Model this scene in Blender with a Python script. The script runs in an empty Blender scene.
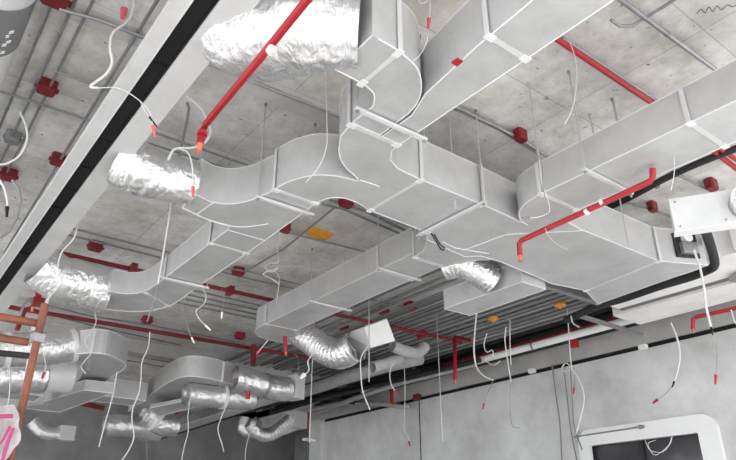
import bpy, bmesh, math, random
from mathutils import Vector, Matrix, noise
random.seed(7)
S = bpy.context.scene
COL = S.collection
V = Vector

# ------------------------------------------------------------------ materials
def mat(name, col, rough=.6, metal=0., bump=0., bscale=30., mott=0., mscale=3., emit=None, alpha=None, trans=0., detail=6):
    m = bpy.data.materials.new(name); m.use_nodes = True
    nt = m.node_tree; b = nt.nodes['Principled BSDF']
    b.inputs['Base Color'].default_value = (*col, 1); b.inputs['Roughness'].default_value = rough
    b.inputs['Metallic'].default_value = metal
    if trans: b.inputs['Transmission Weight'].default_value = trans
    if alpha is not None: b.inputs['Alpha'].default_value = alpha
    if emit: b.inputs['Emission Color'].default_value = (*emit[0], 1); b.inputs['Emission Strength'].default_value = emit[1]
    tc = nt.nodes.new('ShaderNodeTexCoord')
    if mott:
        n = nt.nodes.new('ShaderNodeTexNoise'); n.inputs['Scale'].default_value = mscale; n.inputs['Detail'].default_value = detail; n.inputs['Roughness'].default_value = .65
        nt.links.new(tc.outputs['Object'], n.inputs['Vector'])
        r = nt.nodes.new('ShaderNodeValToRGB')
        r.color_ramp.elements[0].position = .3; r.color_ramp.elements[1].position = .7
        r.color_ramp.elements[0].color = (*[c*(1-mott) for c in col], 1); r.color_ramp.elements[1].color = (*[min(1, c*(1+mott)) for c in col], 1)
        nt.links.new(n.outputs['Fac'], r.inputs['Fac']); nt.links.new(r.outputs['Color'], b.inputs['Base Color'])
    if bump:
        n2 = nt.nodes.new('ShaderNodeTexNoise'); n2.inputs['Scale'].default_value = bscale; n2.inputs['Detail'].default_value = 5
        nt.links.new(tc.outputs['Object'], n2.inputs['Vector'])
        bp = nt.nodes.new('ShaderNodeBump'); bp.inputs['Strength'].default_value = bump; bp.inputs['Distance'].default_value = .02
        nt.links.new(n2.outputs['Fac'], bp.inputs['Height']); nt.links.new(bp.outputs['Normal'], b.inputs['Normal'])
    return m

def slab_material():
    m = bpy.data.materials.new('slab_concrete'); m.use_nodes = True
    nt = m.node_tree; N = nt.nodes; L = nt.links; b = N['Principled BSDF']; b.inputs['Roughness'].default_value = .85
    tc = N.new('ShaderNodeTexCoord'); mp = N.new('ShaderNodeMapping'); mp.inputs['Location'].default_value = (-.18, -.21, 0)
    L.new(tc.outputs['Object'], mp.inputs['Vector'])
    br = N.new('ShaderNodeTexBrick'); br.offset = 0; br.inputs['Scale'].default_value = 1
    br.inputs['Brick Width'].default_value = 2.02; br.inputs['Row Height'].default_value = 1.23
    br.inputs['Mortar Size'].default_value = .005; br.inputs['Mortar Smooth'].default_value = .3; br.inputs['Bias'].default_value = 0
    br.inputs['Color1'].default_value = (.70, .69, .675, 1); br.inputs['Color2'].default_value = (.84, .83, .82, 1); br.inputs['Mortar'].default_value = (.48, .46, .45, 1)
    L.new(mp.outputs['Vector'], br.inputs['Vector'])
    n = N.new('ShaderNodeTexNoise'); n.inputs['Scale'].default_value = 1.7; n.inputs['Detail'].default_value = 12; n.inputs['Roughness'].default_value = .78; n.inputs['Distortion'].default_value = .12
    L.new(tc.outputs['Object'], n.inputs['Vector'])
    r = N.new('ShaderNodeValToRGB'); r.color_ramp.elements[0].position = .36; r.color_ramp.elements[1].position = .62
    r.color_ramp.elements[0].color = (.58, .56, .54, 1); r.color_ramp.elements[1].color = (1, 1, 1, 1)
    L.new(n.outputs['Fac'], r.inputs['Fac'])
    mx = N.new('ShaderNodeMix'); mx.data_type = 'RGBA'; mx.blend_type = 'MULTIPLY'; mx.inputs['Factor'].default_value = 1
    L.new(br.outputs['Color'], mx.inputs['A']); L.new(r.outputs['Color'], mx.inputs['B'])
    # brown rust and form oil blotches
    n3 = N.new('ShaderNodeTexNoise'); n3.inputs['Scale'].default_value = .6; n3.inputs['Detail'].default_value = 8; n3.inputs['Roughness'].default_value = .75
    mp3 = N.new('ShaderNodeMapping'); mp3.inputs['Location'].default_value = (3.1, 7.7, 0); L.new(tc.outputs['Object'], mp3.inputs['Vector']); L.new(mp3.outputs['Vector'], n3.inputs['Vector'])
    r3 = N.new('ShaderNodeValToRGB'); r3.color_ramp.elements[0].position = .5; r3.color_ramp.elements[1].position = .72
    r3.color_ramp.elements[0].color = (0, 0, 0, 1); r3.color_ramp.elements[1].color = (.5, .5, .5, 1); L.new(n3.outputs['Fac'], r3.inputs['Fac'])
    mx2 = N.new('ShaderNodeMix'); mx2.data_type = 'RGBA'; mx2.inputs['B'].default_value = (.50, .40, .31, 1)
    L.new(r3.outputs['Color'], mx2.inputs['Factor']); L.new(mx.outputs['Result'], mx2.inputs['A'])
    # small dark pits
    n4 = N.new('ShaderNodeTexNoise'); n4.inputs['Scale'].default_value = 14; n4.inputs['Detail'].default_value = 3; L.new(tc.outputs['Object'], n4.inputs['Vector'])
    r4 = N.new('ShaderNodeValToRGB'); r4.color_ramp.elements[0].position = .27; r4.color_ramp.elements[1].position = .33
    r4.color_ramp.elements[0].color = (.35, .33, .3, 1); r4.color_ramp.elements[1].color = (1, 1, 1, 1); L.new(n4.outputs['Fac'], r4.inputs['Fac'])
    mx3 = N.new('ShaderNodeMix'); mx3.data_type = 'RGBA'; mx3.blend_type = 'MULTIPLY'; mx3.inputs['Factor'].default_value = 1
    L.new(mx2.outputs['Result'], mx3.inputs['A']); L.new(r4.outputs['Color'], mx3.inputs['B'])
    L.new(mx3.outputs['Result'], b.inputs['Base Color'])
    bp = N.new('ShaderNodeBump'); bp.inputs['Strength'].default_value = .3; bp.inputs['Distance'].default_value = .02
    L.new(n.outputs['Fac'], bp.inputs['Height']); L.new(bp.outputs['Normal'], b.inputs['Normal'])
    return m

def foil_material():
    m = bpy.data.materials.new('crinkled_foil'); m.use_nodes = True
    nt = m.node_tree; N = nt.nodes; L = nt.links; b = N['Principled BSDF']
    b.inputs['Base Color'].default_value = (.82, .82, .83, 1); b.inputs['Metallic'].default_value = .9; b.inputs['Roughness'].default_value = .24
    tc = N.new('ShaderNodeTexCoord')
    at = N.new('ShaderNodeAttribute'); at.attribute_name = 'wrap'
    n = N.new('ShaderNodeTexNoise'); n.inputs['Scale'].default_value = 1.3; n.inputs['Detail'].default_value = 7; n.inputs['Roughness'].default_value = .62; n.inputs['Distortion'].default_value = .9
    L.new(at.outputs['Vector'], n.inputs['Vector'])
    n2 = N.new('ShaderNodeTexNoise'); n2.inputs['Scale'].default_value = 9; n2.inputs['Detail'].default_value = 6; n2.inputs['Distortion'].default_value = 2
    L.new(tc.outputs['Object'], n2.inputs['Vector'])
    a = N.new('ShaderNodeMath'); a.operation = 'ADD'; L.new(n2.outputs['Fac'], a.inputs[0]); L.new(n.outputs['Fac'], a.inputs[1])
    bp = N.new('ShaderNodeBump'); bp.inputs['Strength'].default_value = .8; bp.inputs['Distance'].default_value = .018
    L.new(a.outputs[0], bp.inputs['Height']); L.new(bp.outputs['Normal'], b.inputs['Normal'])
    return m

M = dict(
    slab=slab_material(), foil=foil_material(),
    wall=mat('grey_plaster', (.66, .66, .66), .85, 0, .25, 12, .24, .9, detail=10),
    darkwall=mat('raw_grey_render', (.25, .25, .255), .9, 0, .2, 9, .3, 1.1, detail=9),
    beam=mat('smooth_beam_concrete', (.50, .49, .48), .85, 0, .15, 14, .16, 1.6),
    soffit=mat('painted_soffit', (.82, .81, .80), .8, 0, .15, 14, .08, 2.5),
    soffit_groove=mat('soffit_recess', (.16, .16, .16), .85),
    floor=mat('floor_screed', (.55, .545, .53), .9, 0, .1, 8, .1, 1),
    duct=mat('pale_insulated_panel', (.49, .49, .495), .42, .25, .25, 16, .12, 3.2, detail=12),
    duct_side=mat('pale_panel_worn', (.50, .50, .51), .45, .3, .15, 18, .1, 3.0),
    tape=mat('white_duct_tape', (.74, .74, .75), .4, .1, .1, 40),
    steel=mat('galvanised_steel', (.34, .34, .35), .45, .7, .1, 30, .15, 8),
    conduit=mat('conduit_steel', (.27, .27, .28), .5, .5, 0, 1, .15, 10),
    rod=mat('zinc_rod', (.55, .55, .56), .4, .6),
    red=mat('red_paint', (.36, .012, .02), .45, 0, .05, 20, .12, 8),
    darkred=mat('dark_red_paint', (.20, .010, .016), .45, 0, .05, 20, .15, 8),
    orange=mat('rust_primer', (.19, .06, .036), .6, 0, .2, 30, .3, 12),
    brass=mat('sprinkler_tape', (.62, .16, .08), .5),
    pink=mat('pink_tape', (.62, .10, .13), .5),
    magenta=mat('magenta_plastic', (.40, .04, .16), .5),
    black=mat('matt_black', (.006, .006, .007), .8),
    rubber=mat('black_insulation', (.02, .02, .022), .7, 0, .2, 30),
    white=mat('white_cable', (.60, .60, .59), .45),
    grey=mat('grey_cable', (.22, .22, .22), .55),
    pvc=mat('light_pvc_pipe', (.60, .605, .61), .35, 0, .03, 8, .05, 3),
    band=mat('grey_printed_band', (.17, .17, .175), .5),
    lining=mat('diffuser_white', (.60, .60, .605), .45, .1, .08, 25, .08, 3),
    yellow=mat('yellow_paint', (.80, .36, .03), .6, 0, .1, 30, .2, 15),
    frame=mat('white_frame', (.90, .90, .90), .5, 0, .05, 20, .03, 4),
    glass=mat('dark_window_glass', (.05, .05, .055), .08, 0),
    plastic=mat('thin_plastic_sheet', (.62, .57, .58), .3, 0, .8, 14, alpha=.75),
    insul=mat('grey_pipe_insulation', (.42, .42, .42), .75, 0, .3, 30, .15, 9),
)

# ------------------------------------------------------------------ geometry helpers
class MB:
    def __init__(s): s.v = []; s.f = []; s.sm = []
    def add(s, vs, fs, smooth=False):
        o = len(s.v); s.v += [tuple(v) for v in vs]; s.f += [tuple(i+o for i in f) for f in fs]; s.sm += [smooth]*len(fs); return s
    def box(s, c, d, rz=0, rot=None):
        R = rot if rot else Matrix.Rotation(rz, 3, 'Z'); c = V(c)
        vs = [c + R @ V((d[0]*x/2, d[1]*y/2, d[2]*z/2)) for x in (-1, 1) for y in (-1, 1) for z in (-1, 1)]
        return s.add(vs, [(0, 1, 3, 2), (4, 6, 7, 5), (0, 4, 5, 1), (2, 3, 7, 6), (0, 2, 6, 4), (1, 5, 7, 3)])
    def bb(s, x0, x1, y0, y1, z0, z1): return s.box(((x0+x1)/2, (y0+y1)/2, (z0+z1)/2), (x1-x0, y1-y0, z1-z0))
    def prism(s, poly, z0, z1):
        a = sum(poly[i][0]*poly[(i+1) % len(poly)][1]-poly[(i+1) % len(poly)][0]*poly[i][1] for i in range(len(poly)))
        if a < 0: poly = poly[::-1]
        n = len(poly); vs = [(p[0], p[1], z0) for p in poly]+[(p[0], p[1], z1) for p in poly]
        return s.add(vs, [tuple(range(n-1, -1, -1)), tuple(range(n, 2*n))]+[(i, (i+1) % n, n+(i+1) % n, n+i) for i in range(n)])
    def tube(s, pts, r, n=10, smooth=True, cap=True):
        pts = [V(p) for p in pts]; rr = r if callable(r) else (lambda t: r)
        vs = []; m = len(pts); up = None
        for i, p in enumerate(pts):
            d = (pts[min(i+1, m-1)]-pts[max(i-1, 0)]).normalized()
            if up is None: up = d.orthogonal().normalized()
            up = (up-d*up.dot(d)).normalized(); w = d.cross(up); R = rr(i/(m-1) if m > 1 else 0)
            vs += [p+(up*math.cos(2*math.pi*k/n)+w*math.sin(2*math.pi*k/n))*R for k in range(n)]
        fs = [(i*n+k, i*n+(k+1) % n, (i+1)*n+(k+1) % n, (i+1)*n+k) for i in range(m-1) for k in range(n)]
        s.add(vs, fs, smooth)
        if cap: s.add(vs[:n], [tuple(range(n-1, -1, -1))]); s.add(vs[-n:], [tuple(range(n))])
        return s
    def build(s, name, m, parent=None, bevel=0):
        me = bpy.data.meshes.new(name); me.from_pydata(s.v, [], s.f); me.validate()
        for p, q in zip(me.polygons, s.sm): p.use_smooth = q
        me.materials.append(M[m] if isinstance(m, str) else m); me.update()
        o = bpy.data.objects.new(name, me); COL.objects.link(o)
        if parent is not None:
            o.parent = parent; o.location = -parent.location if not parent.parent else V((0,0,0))
        if bevel:
            b = o.modifiers.new('bevel', 'BEVEL'); b.width = bevel; b.segments = 2; b.limit_method = 'ANGLE'
        return o

def tag(o, label=None, cat=None, group=None, kind=None):
    if label: o['label'] = label
    if cat: o['category'] = cat
    if group: o['group'] = group
    if kind: o['kind'] = kind
    return o
def thing(name, label, cat, group=None, loc=(0, 0, 0)):
    o = bpy.data.objects.new(name, None); COL.objects.link(o); o.location = loc; o.empty_display_size = .1
    return tag(o, label, cat, group)
def spline(pts, k=8):
    P = [V(p) for p in pts]
    if len(P) < 3: return P
    P = [P[0]*2-P[1]]+P+[P[-1]*2-P[-2]]; out = []
    for i in range(1, len(P)-2):
        a, b, c, d = P[i-1:i+3]
        for j in range(k):
            t = j/k
            out.append(.5*((2*b)+(c-a)*t+(2*a-5*b+4*c-d)*t*t+(3*b-a-3*c+d)*t**3))
    return out+[P[-2]]
def arc(cx, cy, rx, a0, a1, n=8, ry=None):
    ry = ry or rx
    return [(cx+rx*math.cos(math.radians(a0+(a1-a0)*i/n)), cy+ry*math.sin(math.radians(a0+(a1-a0)*i/n))) for i in range(n+1)]
def curve2(pts, k=5): return [(p.x, p.y) for p in spline([(a, b, 0) for a, b in pts], k)]

def structure(name, mb, m, label=None):
    o = mb.build(name, m); o['kind'] = 'structure'
    if label: o['label'] = label
    return o

# ------------------------------------------------------------------ the setting
SL = 5.0
structure('ceiling', MB().bb(-9, 9.02, -5, 19.3, SL, SL+.25), 'slab')
structure('floor', MB().bb(-40, 14, -40, 19.3, -.2, 0), 'floor')
# shaft added beside the slab edge, closed and dark-coloured to deepen the shadow there
structure('trim_1', MB().bb(9.02, 10.3, -5, 19.3, 6.2, 6.4).bb(9.02, 9.12, -5, 19.3, SL+.25, 6.2).bb(9.02, 10.3, 19.0, 19.3, SL, 6.2), 'darkwall', 'added dark closed shaft that blacks out the recess above the pipe run')
# right wall with window opening
wy0, wy1, wz1 = 4.95, 7.02, 3.05
w = MB()
w.bb(10, 10.25, -5, wy0, 0, 4.42); w.bb(10, 10.25, wy1, 15.1, 0, 4.42); w.bb(10, 10.25, wy0, wy1, wz1, 4.42); w.bb(10, 10.25, wy0, wy1, 0, 1.0)
structure('wall_right', w, 'wall')
structure('trim_2', MB().bb(10.05, 10.3, -5, 15.1, 4.42, 4.5), 'black', 'black strip painted as the shade in the gap between the top of the right wall and the beam')  # black filler stands in for the shade inside the open gap
structure('trim_3', MB().bb(10.0, 10.3, -5, 19.3, 4.5, 6.2), 'beam', 'grey concrete edge beam above the right wall')
structure('trim_4', MB().bb(9.9, 10.3, 15.1, 15.6, 0, 4.5), 'wall', 'grey pier at the far end of the right wall')
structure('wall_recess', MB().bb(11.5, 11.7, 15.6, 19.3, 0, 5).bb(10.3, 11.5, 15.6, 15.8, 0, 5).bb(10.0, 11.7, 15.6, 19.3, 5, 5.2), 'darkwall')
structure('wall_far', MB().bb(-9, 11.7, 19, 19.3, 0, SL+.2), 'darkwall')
# concrete rib under the slab
structure('trim_5', MB().bb(-9, 9, 3.90, 4.10, SL-.06, SL), 'beam', 'shallow concrete rib crossing the slab')
structure('trim_6', MB().bb(-9, 9, 12.2, 12.5, SL-.25, SL), 'beam', 'deep concrete beam crossing the far part of the slab')
# soffit on the right
so = MB().bb(7.25, 7.95, -5, 4.72, 4.46, SL).bb(7.95, 8.18, -5, 4.8, 4.52, SL).bb(8.18, 8.85, -5, 4.95, 4.46, SL)
structure('trim_7', so, 'soffit', 'pale boxed soffit with a dark groove beside the wide duct end')
structure('trim_8', MB().bb(7.95, 8.18, -5, 4.8, 4.50, 4.53), 'soffit_groove', 'dark groove in the underside of the boxed soffit')
structure('trim_9', MB().bb(7.15, 7.26, -5, 2.75, 4.46, SL).bb(7.15, 7.26, 2.95, 3.15, 4.46, SL), 'soffit', 'upright pale panels on the side of the boxed soffit')

# window in the right wall
win = thing('window_1', 'white framed opening with rounded corners low in the right wall', 'window', loc=(10, 6, 2)); win['kind'] = 'structure'
del win['category']
def rr(y0, y1, z0, z1, r, n=6):
    pts = []
    for cy, cz, a in ((y1-r, z1-r, 0), (y0+r, z1-r, 90), (y0+r, z0+r, 180), (y1-r, z0+r, 270)):
        pts += [(cy+r*math.cos(math.radians(a+90*i/n)), cz+r*math.sin(math.radians(a+90*i/n))) for i in range(n+1)]
    return pts
def ring_x(outer, inner, x0, x1):
    n = len(outer); vs = []
    for x in (x0, x1):
        for p in outer: vs.append((x, *p))
        for p in inner: vs.append((x, *p))
    fs = []
    for i in range(n):
        j = (i+1) % n
        fs += [(i, j, n+j, n+i), (2*n+i, 3*n+i, 3*n+j, 2*n+j), (i, 2*n+i, 2*n+j, j), (n+i, n+j, 3*n+j, 3*n+i)]
    return MB().add(vs, fs)
ring_x(rr(wy0-.28, wy1+.05, .85, wz1+.22, .22), rr(wy0+.02, wy1-.15, 1.0, wz1-.04, .02), 9.93, 10.02).build('window_frame', 'frame', win)
MB().bb(10.1, 10.12, wy0, wy1, 1.0, wz1).build('window_pane', 'glass', win)
MB().bb(10.06, 10.1, 5.95, 5.99, 1.0, wz1).build('window_mullion', 'rubber', win)

# ------------------------------------------------------------------ ducts
def duct(name, label, poly, z0, z1, mouths=(), joints=(), cat='duct', group=None, matname='duct', edge=.0048, crease=()):
    """poly: plan outline; mouths: indices i of edges (i,i+1) that are open joints and carry no edge tape"""
    cx = sum(p[0] for p in poly)/len(poly); cy = sum(p[1] for p in poly)/len(poly)
    t = thing(name, label, cat, group, (cx, cy, z0))
    MB().prism(poly, z0, z1).build('duct_body', matname, t)
    n = len(poly); runs = []; cur = []
    for i in range(n):
        if i in mouths:
            if cur: runs.append(cur); cur = []
            continue
        if not cur: cur = [poly[i]]
        cur.append(poly[(i+1) % n])
    if cur: runs.append(cur)
    for rn in runs:
        MB().tube([(a, b, z0) for a, b in rn], edge, 6, smooth=False).build('edge_tape', 'tape', t)
        MB().tube([(a, b, z1) for a, b in rn], edge*.7, 6, smooth=False).build('edge_tape', 'tape', t)
    for c in crease:
        MB().tube([(p[0], p[1], z0-.001) for p in c], .005, 6).build('seam_tape', 'tape', t)
    for (a, b) in joints:
        a = V((*a, 0)); b = V((*b, 0)); d = (b-a).normalized(); rz = math.atan2(d.y, d.x); L = (b-a).length; c = (a+b)/2
        j = MB().box((c.x, c.y, z0-.004), (L, .032, .006), rz)
        for q, sgn in ((a, -1), (b, 1)):
            o = q+d*sgn*.003
            j.box((o.x, o.y, (z0+z1)/2), (.006, .032, z1-z0), rz)
        jo = j.build('joint_strip', 'lining', t)
        for q, sgn in ((a, 1), (b, -1)):
            o = q+d*sgn*.02
            MB().box((o.x, o.y, z0-.007), (.065, .045, .010), rz).build('corner_pad', 'tape', jo)
    return t

ZB, ZT = 4.10, 4.475
# neck, left and right sweeps of the branch fitting
jn = [(2.10, 2.93), (2.51, 2.93), (2.53, 3.04), (2.60, 3.14), (2.72, 3.20), (2.97, 3.22), (2.97, 3.87), (2.80, 3.82)]+curve2([(2.68, 3.82), (2.60, 3.87), (2.555, 3.95), (2.54, 4.06)])+[(2.15, 4.06)]+curve2([(2.15, 3.98), (2.19, 3.82), (2.28, 3.66), (2.42, 3.57), (2.60, 3.53)])+curve2([(2.56, 3.495), (2.38, 3.41), (2.24, 3.28), (2.13, 3.1)])
nj = len(jn)
duct('branch_fitting', 'curved grey branch fitting where the central ducts split left and right', jn, ZB, ZT, mouths=(0,), joints=[((2.09, 2.95), (2.52, 2.95)), ((2.97, 3.21), (2.97, 3.88)), ((2.14, 4.04), (2.55, 4.04))], crease=[curve2([(2.60, 3.51), (2.72, 3.50), (2.78, 3.50)])], group=None)
# merge of top elbow and upper duct
e1 = [(1.70, 2.19)]+curve2([(1.74, 2.19), (1.90, 2.20), (2.08, 2.25), (2.22, 2.37), (2.30, 2.50), (2.33, 2.62)])+[(2.34, 2.93), (2.10, 2.93)]+curve2([(2.10, 2.70), (2.03, 2.60), (1.92, 2.56), (1.74, 2.55)])+[(1.70, 2.55)]
duct('duct_elbow', 'rounded grey duct elbow at the top centre, below the large foil hose', e1, ZB+.002, ZT+.03, mouths=(0,), joints=[((1.90, 2.19), (1.90, 2.57))])
up = [(2.10, -.6), (2.53, -.6), (2.52, 2.93), (2.36, 2.93), (2.36, 2.62), (2.28, 2.40), (2.22, 1.9), (2.19, 1.4)]
updt = duct('air_duct', 'long pale duct running from the elbow out of the frame at the top right', up, ZB, ZT, mouths=(0,), joints=[((2.20, 1.80), (2.53, 1.80))])
MB().box((2.216,2.055,4.090), (.045, .05, .012)).build('tape_dab', 'red', updt)['label'] = 'small red tape dab'
# trunk to the right
duct('air_duct', 'central trunk duct between the branch fitting and the wide flared duct', [(2.97, 3.22), (3.66, 3.22), (3.66, 3.90), (2.97, 3.87)], ZB, ZT, joints=[((3.645, 3.20), (3.645, 3.92))])
tk = [(3.66, 3.22), (4.25, 3.25), (4.70, 3.21), (4.70, 3.02), (5.95, 3.00), (6.08, 3.97), (5.6, 4.06), (5.3, 4.02), (5.03, 4.00), (4.7, 3.97), (4.43, 3.99), (4.32, 4.10), (3.75, 4.02), (3.66, 3.90)]
duct('air_duct', 'wide flat duct with a curved side below the red pipe with the bent end', tk, ZB, ZT, mouths=(1, 2), joints=[((5.94, 2.98), (6.09, 3.98))], crease=[[(4.74, 3.02), (4.25, 3.5), (4.2, 4.0)], [(3.9, 3.97), (4.1, 4.0), (4.45, 3.9)]])
duct('air_duct', 'flared end piece of the wide flat duct carrying a damper motor', [(5.95, 3.00), (6.437,2.757,4.100)[:2], (6.595,4.162,4.100)[:2], (6.08, 3.97)], ZB, ZT, joints=[])
# upper right duct
ur = [(3.88, -.8), (4.35, -.8), (4.36, 2.84), (4.40, 2.93), (4.50, 3.0), (4.70, 3.02), (4.70, 3.21), (4.25, 3.25)]+curve2([(4.14, 3.23), (4.01, 3.14), (3.92, 3.0), (3.885, 2.84)])
duct('air_duct', 'long pale duct at the right whose rounded end curves into the trunk', ur, ZB-.002, 4.38, mouths=(0, 5, 6), joints=[((3.87, 2.80), (4.37, 2.80)), ((3.87, 1.56), (4.37, 1.56))])
# left run
te = [(2.15, 4.06), (2.54, 4.06), (2.57, 4.95), (2.19, 4.95), (2.17, 4.86)]+curve2([(2.1, 4.86), (1.95, 4.86), (1.80, 4.82), (1.69, 4.78)])+curve2([(1.69, 4.50), (1.84, 4.54), (1.98, 4.48), (2.08, 4.33), (2.13, 4.15)])
duct('branch_fitting', 'grey side branch fitting joining the middle foil hose at the left', te, ZB, 4.44, joints=[], crease=[curve2([(1.70, 4.79), (2.0, 4.87), (2.25, 4.83), (2.42, 4.62)]), [(1.86, 4.54), (1.84, 4.83)]])
duct('air_duct', 'pale duct running down the left between the two elbows with foil hoses', [(2.19, 4.95), (2.57, 4.95), (2.59, 6.50), (2.20, 6.50)], ZB, 4.36, joints=[((2.18, 5.32), (2.59, 5.32)), ((2.19, 6.46), (2.60, 6.46))])
e3 = [(2.20, 6.50), (2.59, 6.50)]+curve2([(2.60, 6.85), (2.60, 7.2), (2.53, 7.50), (2.36, 7.75), (2.10, 7.87), (1.92, 7.89)])+curve2([(1.86, 7.22), (2.02, 7.20), (2.13, 7.10), (2.19, 6.90)])
duct('duct_elbow', 'large curved duct elbow at the left, with a foil hose on its left end', e3, ZB, 4.36, joints=[((2.20, 7.02), (2.58, 7.30))])
# middle duct, set higher
ld = [(4.17, 4.70), (4.66, 4.70), (4.66, 7.75), (4.70, 7.92), (4.80, 8.0), (4.97, 8.03), (4.97, 8.52)]+curve2([(4.75, 8.52), (4.47, 8.46), (4.27, 8.30), (4.18, 8.08), (4.17, 7.85)])
duct('air_duct', 'long middle duct ending in a rounded elbow near the sprinkler drop', ld, 4.30, 4.60, joints=[((4.16, 5.28), (4.67, 5.28)), ((4.16, 7.82), (4.67, 7.82))])
duct('branch_fitting', 'flared fitting joining the middle duct to the wide flat duct', [(4.17, 4.70)]+curve2([(4.14, 4.5), (4.0, 4.3), (3.7, 4.10), (3.66, 3.95)])+[(5.2, 4.02)]+curve2([(4.95, 4.14), (4.74, 4.35), (4.67, 4.55), (4.66, 4.70)]), 4.25, 4.55, mouths=(6, 7), joints=[((4.16, 4.67), (4.67, 4.67))])

# damper motor on the flared end
t = thing('damper_motor', 'small square black and silver damper motor on the flared duct end', 'motor', loc=(6.158,2.946,4.280))
mx_, my_ = 6.02, 2.945
rzm = math.atan2(-.2, .3)
fa = V((5.95, 3.0, 0)); fb = V((*(6.437,2.757,4.100)[:2], 0)); fd = (fb-fa).normalized(); rzm = math.atan2(fd.y, fd.x)
fn = V((fd.y, -fd.x, 0)); fm = fa+fd*.36
def fp(u, o_, z): q_ = fa+fd*u+fn*o_; return (q_.x, q_.y, z)
MB().box(fp(.33, .012, 4.29), (.26, .02, .26), rzm).build('mounting_plate', 'rubber', t)
MB().box(fp(.33, .05, 4.25), (.17, .06, .12), rzm).build('motor_body', 'steel', t, .006)
MB().tube([fp(.33, .02, 4.36), fp(.33, .08, 4.36)], .05, 16).build('shaft_clamp', 'frame', t)

# ------------------------------------------------------------------ foil hoses
def flex(name, label, path, r, matname='foil', rough=.05, ribs=0, group=None, cat='hose', seed=0, bands=(), k=14, n=40, band_mat='tape', sag=None):
    P = spline(path, k); m = len(P); vs = []; wr = []; up = None
    total = sum((P[i+1]-P[i]).length for i in range(m-1)); acc = 0
    for i, p in enumerate(P):
        if i: acc += (P[i]-P[i-1]).length
        d = (P[min(i+1, m-1)]-P[max(i-1, 0)]).normalized()
        if up is None: up = V((0, 0, 1))
        up = (up-d*up.dot(d)).normalized(); w = d.cross(up)
        R0 = r(i/(m-1)) if callable(r) else r
        for q in range(n):
            a = 2*math.pi*q/n
            nv = V((math.cos(a)*2.2, math.sin(a)*2.2, acc/R0*1.6+seed*7))
            nz = noise.noise(nv)*.7+(1-2*abs(noise.noise(V((nv.x*.9, nv.y*.9, nv.z*4.2)))))*.34+noise.noise(nv*2.6)*.3-.15
            wr.append((math.cos(a)*1.6, math.sin(a)*1.6, acc/R0*7+seed*5))
            R = R0*(1+rough*nz)
            if ribs: R *= 1+.028*math.sin(acc*2*math.pi/ribs)
            vs.append(p+(up*math.cos(a)+w*math.sin(a))*R)
    fs = [(i*n+q, (i+1)*n+q, (i+1)*n+(q+1) % n, i*n+(q+1) % n) for i in range(m-1) for q in range(n)]
    mb = MB().add(vs, fs, False); mb.sm = [True]*len(mb.f)
    t = thing(name, label, cat, group, P[m//2])
    hb = mb.build('hose_body', matname, t); wa = hb.data.attributes.new('wrap', 'FLOAT_VECTOR', 'POINT'); wa.data.foreach_set('vector', [c_ for w3 in wr for c_ in w3])
    for bt in bands:
        i = max(1, min(m-2, int(bt*(m-1)))); d = (P[i+1]-P[i-1]).normalized()
        R0 = r(bt) if callable(r) else r
        MB().tube([P[i]-d*.03, P[i]+d*.03], R0*1.06, 28).build('clamp_band', band_mat, t)
    return t

flex('foil_hose', 'largest crinkled foil hose at the top, crossing behind the red pipe', [(1.19, 3.02, 4.51), (1.31, 2.86, 4.38), (1.50, 2.54, 4.30), (1.74, 2.36, 4.28)], lambda t: .25+.045*math.sin(math.pi*t)-.045*t, rough=.09, seed=1, k=26, n=90)
flex('foil_hose', 'crinkled foil hose at the left, level with the white hanging cable hook', [(1.14, 4.74, 4.35), (1.3, 4.70, 4.28), (1.5, 4.67, 4.27), (1.72, 4.64, 4.27)], lambda t: .22-.04*t, rough=.08, seed=2, k=24, n=80)
flex('foil_hose', 'crinkled foil hose at the far left end of the large curved elbow', [(1.14, 7.50, 4.34), (1.38, 7.55, 4.25), (1.65, 7.56, 4.24), (1.92, 7.56, 4.23)], lambda t: .24+.03*t, rough=.07, seed=3, k=24, n=80)
flex('foil_hose', 'ribbed foil hose dipping from the curved side into the plain box duct', [(4.720,4.766,4.328), (4.800,4.599,4.317), (4.950,4.512,4.232), (5.120,4.472,4.155)], .165, rough=.045, ribs=.05, seed=4, k=18, n=44)
flex('foil_hose', 'ribbed foil hose sagging from the middle duct end to the tilted box', [(4.972,8.250,4.444), (5.085,8.050,4.278), (5.208,7.850,4.103), (5.304,7.600,4.007), (5.389,7.350,4.085)], .215, rough=.035, ribs=.07, seed=5, k=16, n=44)

# plain box under the wide duct
t = duct('plenum_box', 'plain grey box duct beneath the curved side of the wide flat duct', [(5.14, 4.08), (5.52, 4.08), (5.52, 5.22), (5.10, 5.22)], 4.02, 4.25, cat='box')
MB().bb(5.13, 5.50, 4.10, 4.60, 4.24, 4.42).build('raised_neck', 'duct', t)

# tilted box with hood
t = thing('plenum_box', 'tilted pale box with a tapered hood at the end of the sagging foil hose', 'box', loc=(5.6, 7.0, 4.2))
bx = [(5.348,7.106,4.300), (5.374,6.619,4.300), (5.519,6.631,4.020), (5.479,7.114,4.020)]
def hexa(front, back): return MB().add(list(front)+list(back), [(0, 1, 2, 3), (7, 6, 5, 4), (0, 4, 5, 1), (1, 5, 6, 2), (2, 6, 7, 3), (3, 7, 4, 0)])
off = V((.17, .21, .10))
front = [V(p) for p in bx]
hexa(front, [p+off for p in front]).build('box_body', 'frame', t, .006)
hood_in = [(5.337,7.554,4.300), (5.348,7.106,4.300), (5.479,7.114,4.020), (5.793,8.185,4.000)]
hood_in = [V(p) for p in hood_in]
hexa([hood_in[0], hood_in[1], hood_in[2], hood_in[3]], [p+V((.15, .19, .08)) for p in hood_in]).build('hood', 'lining', t)

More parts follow.
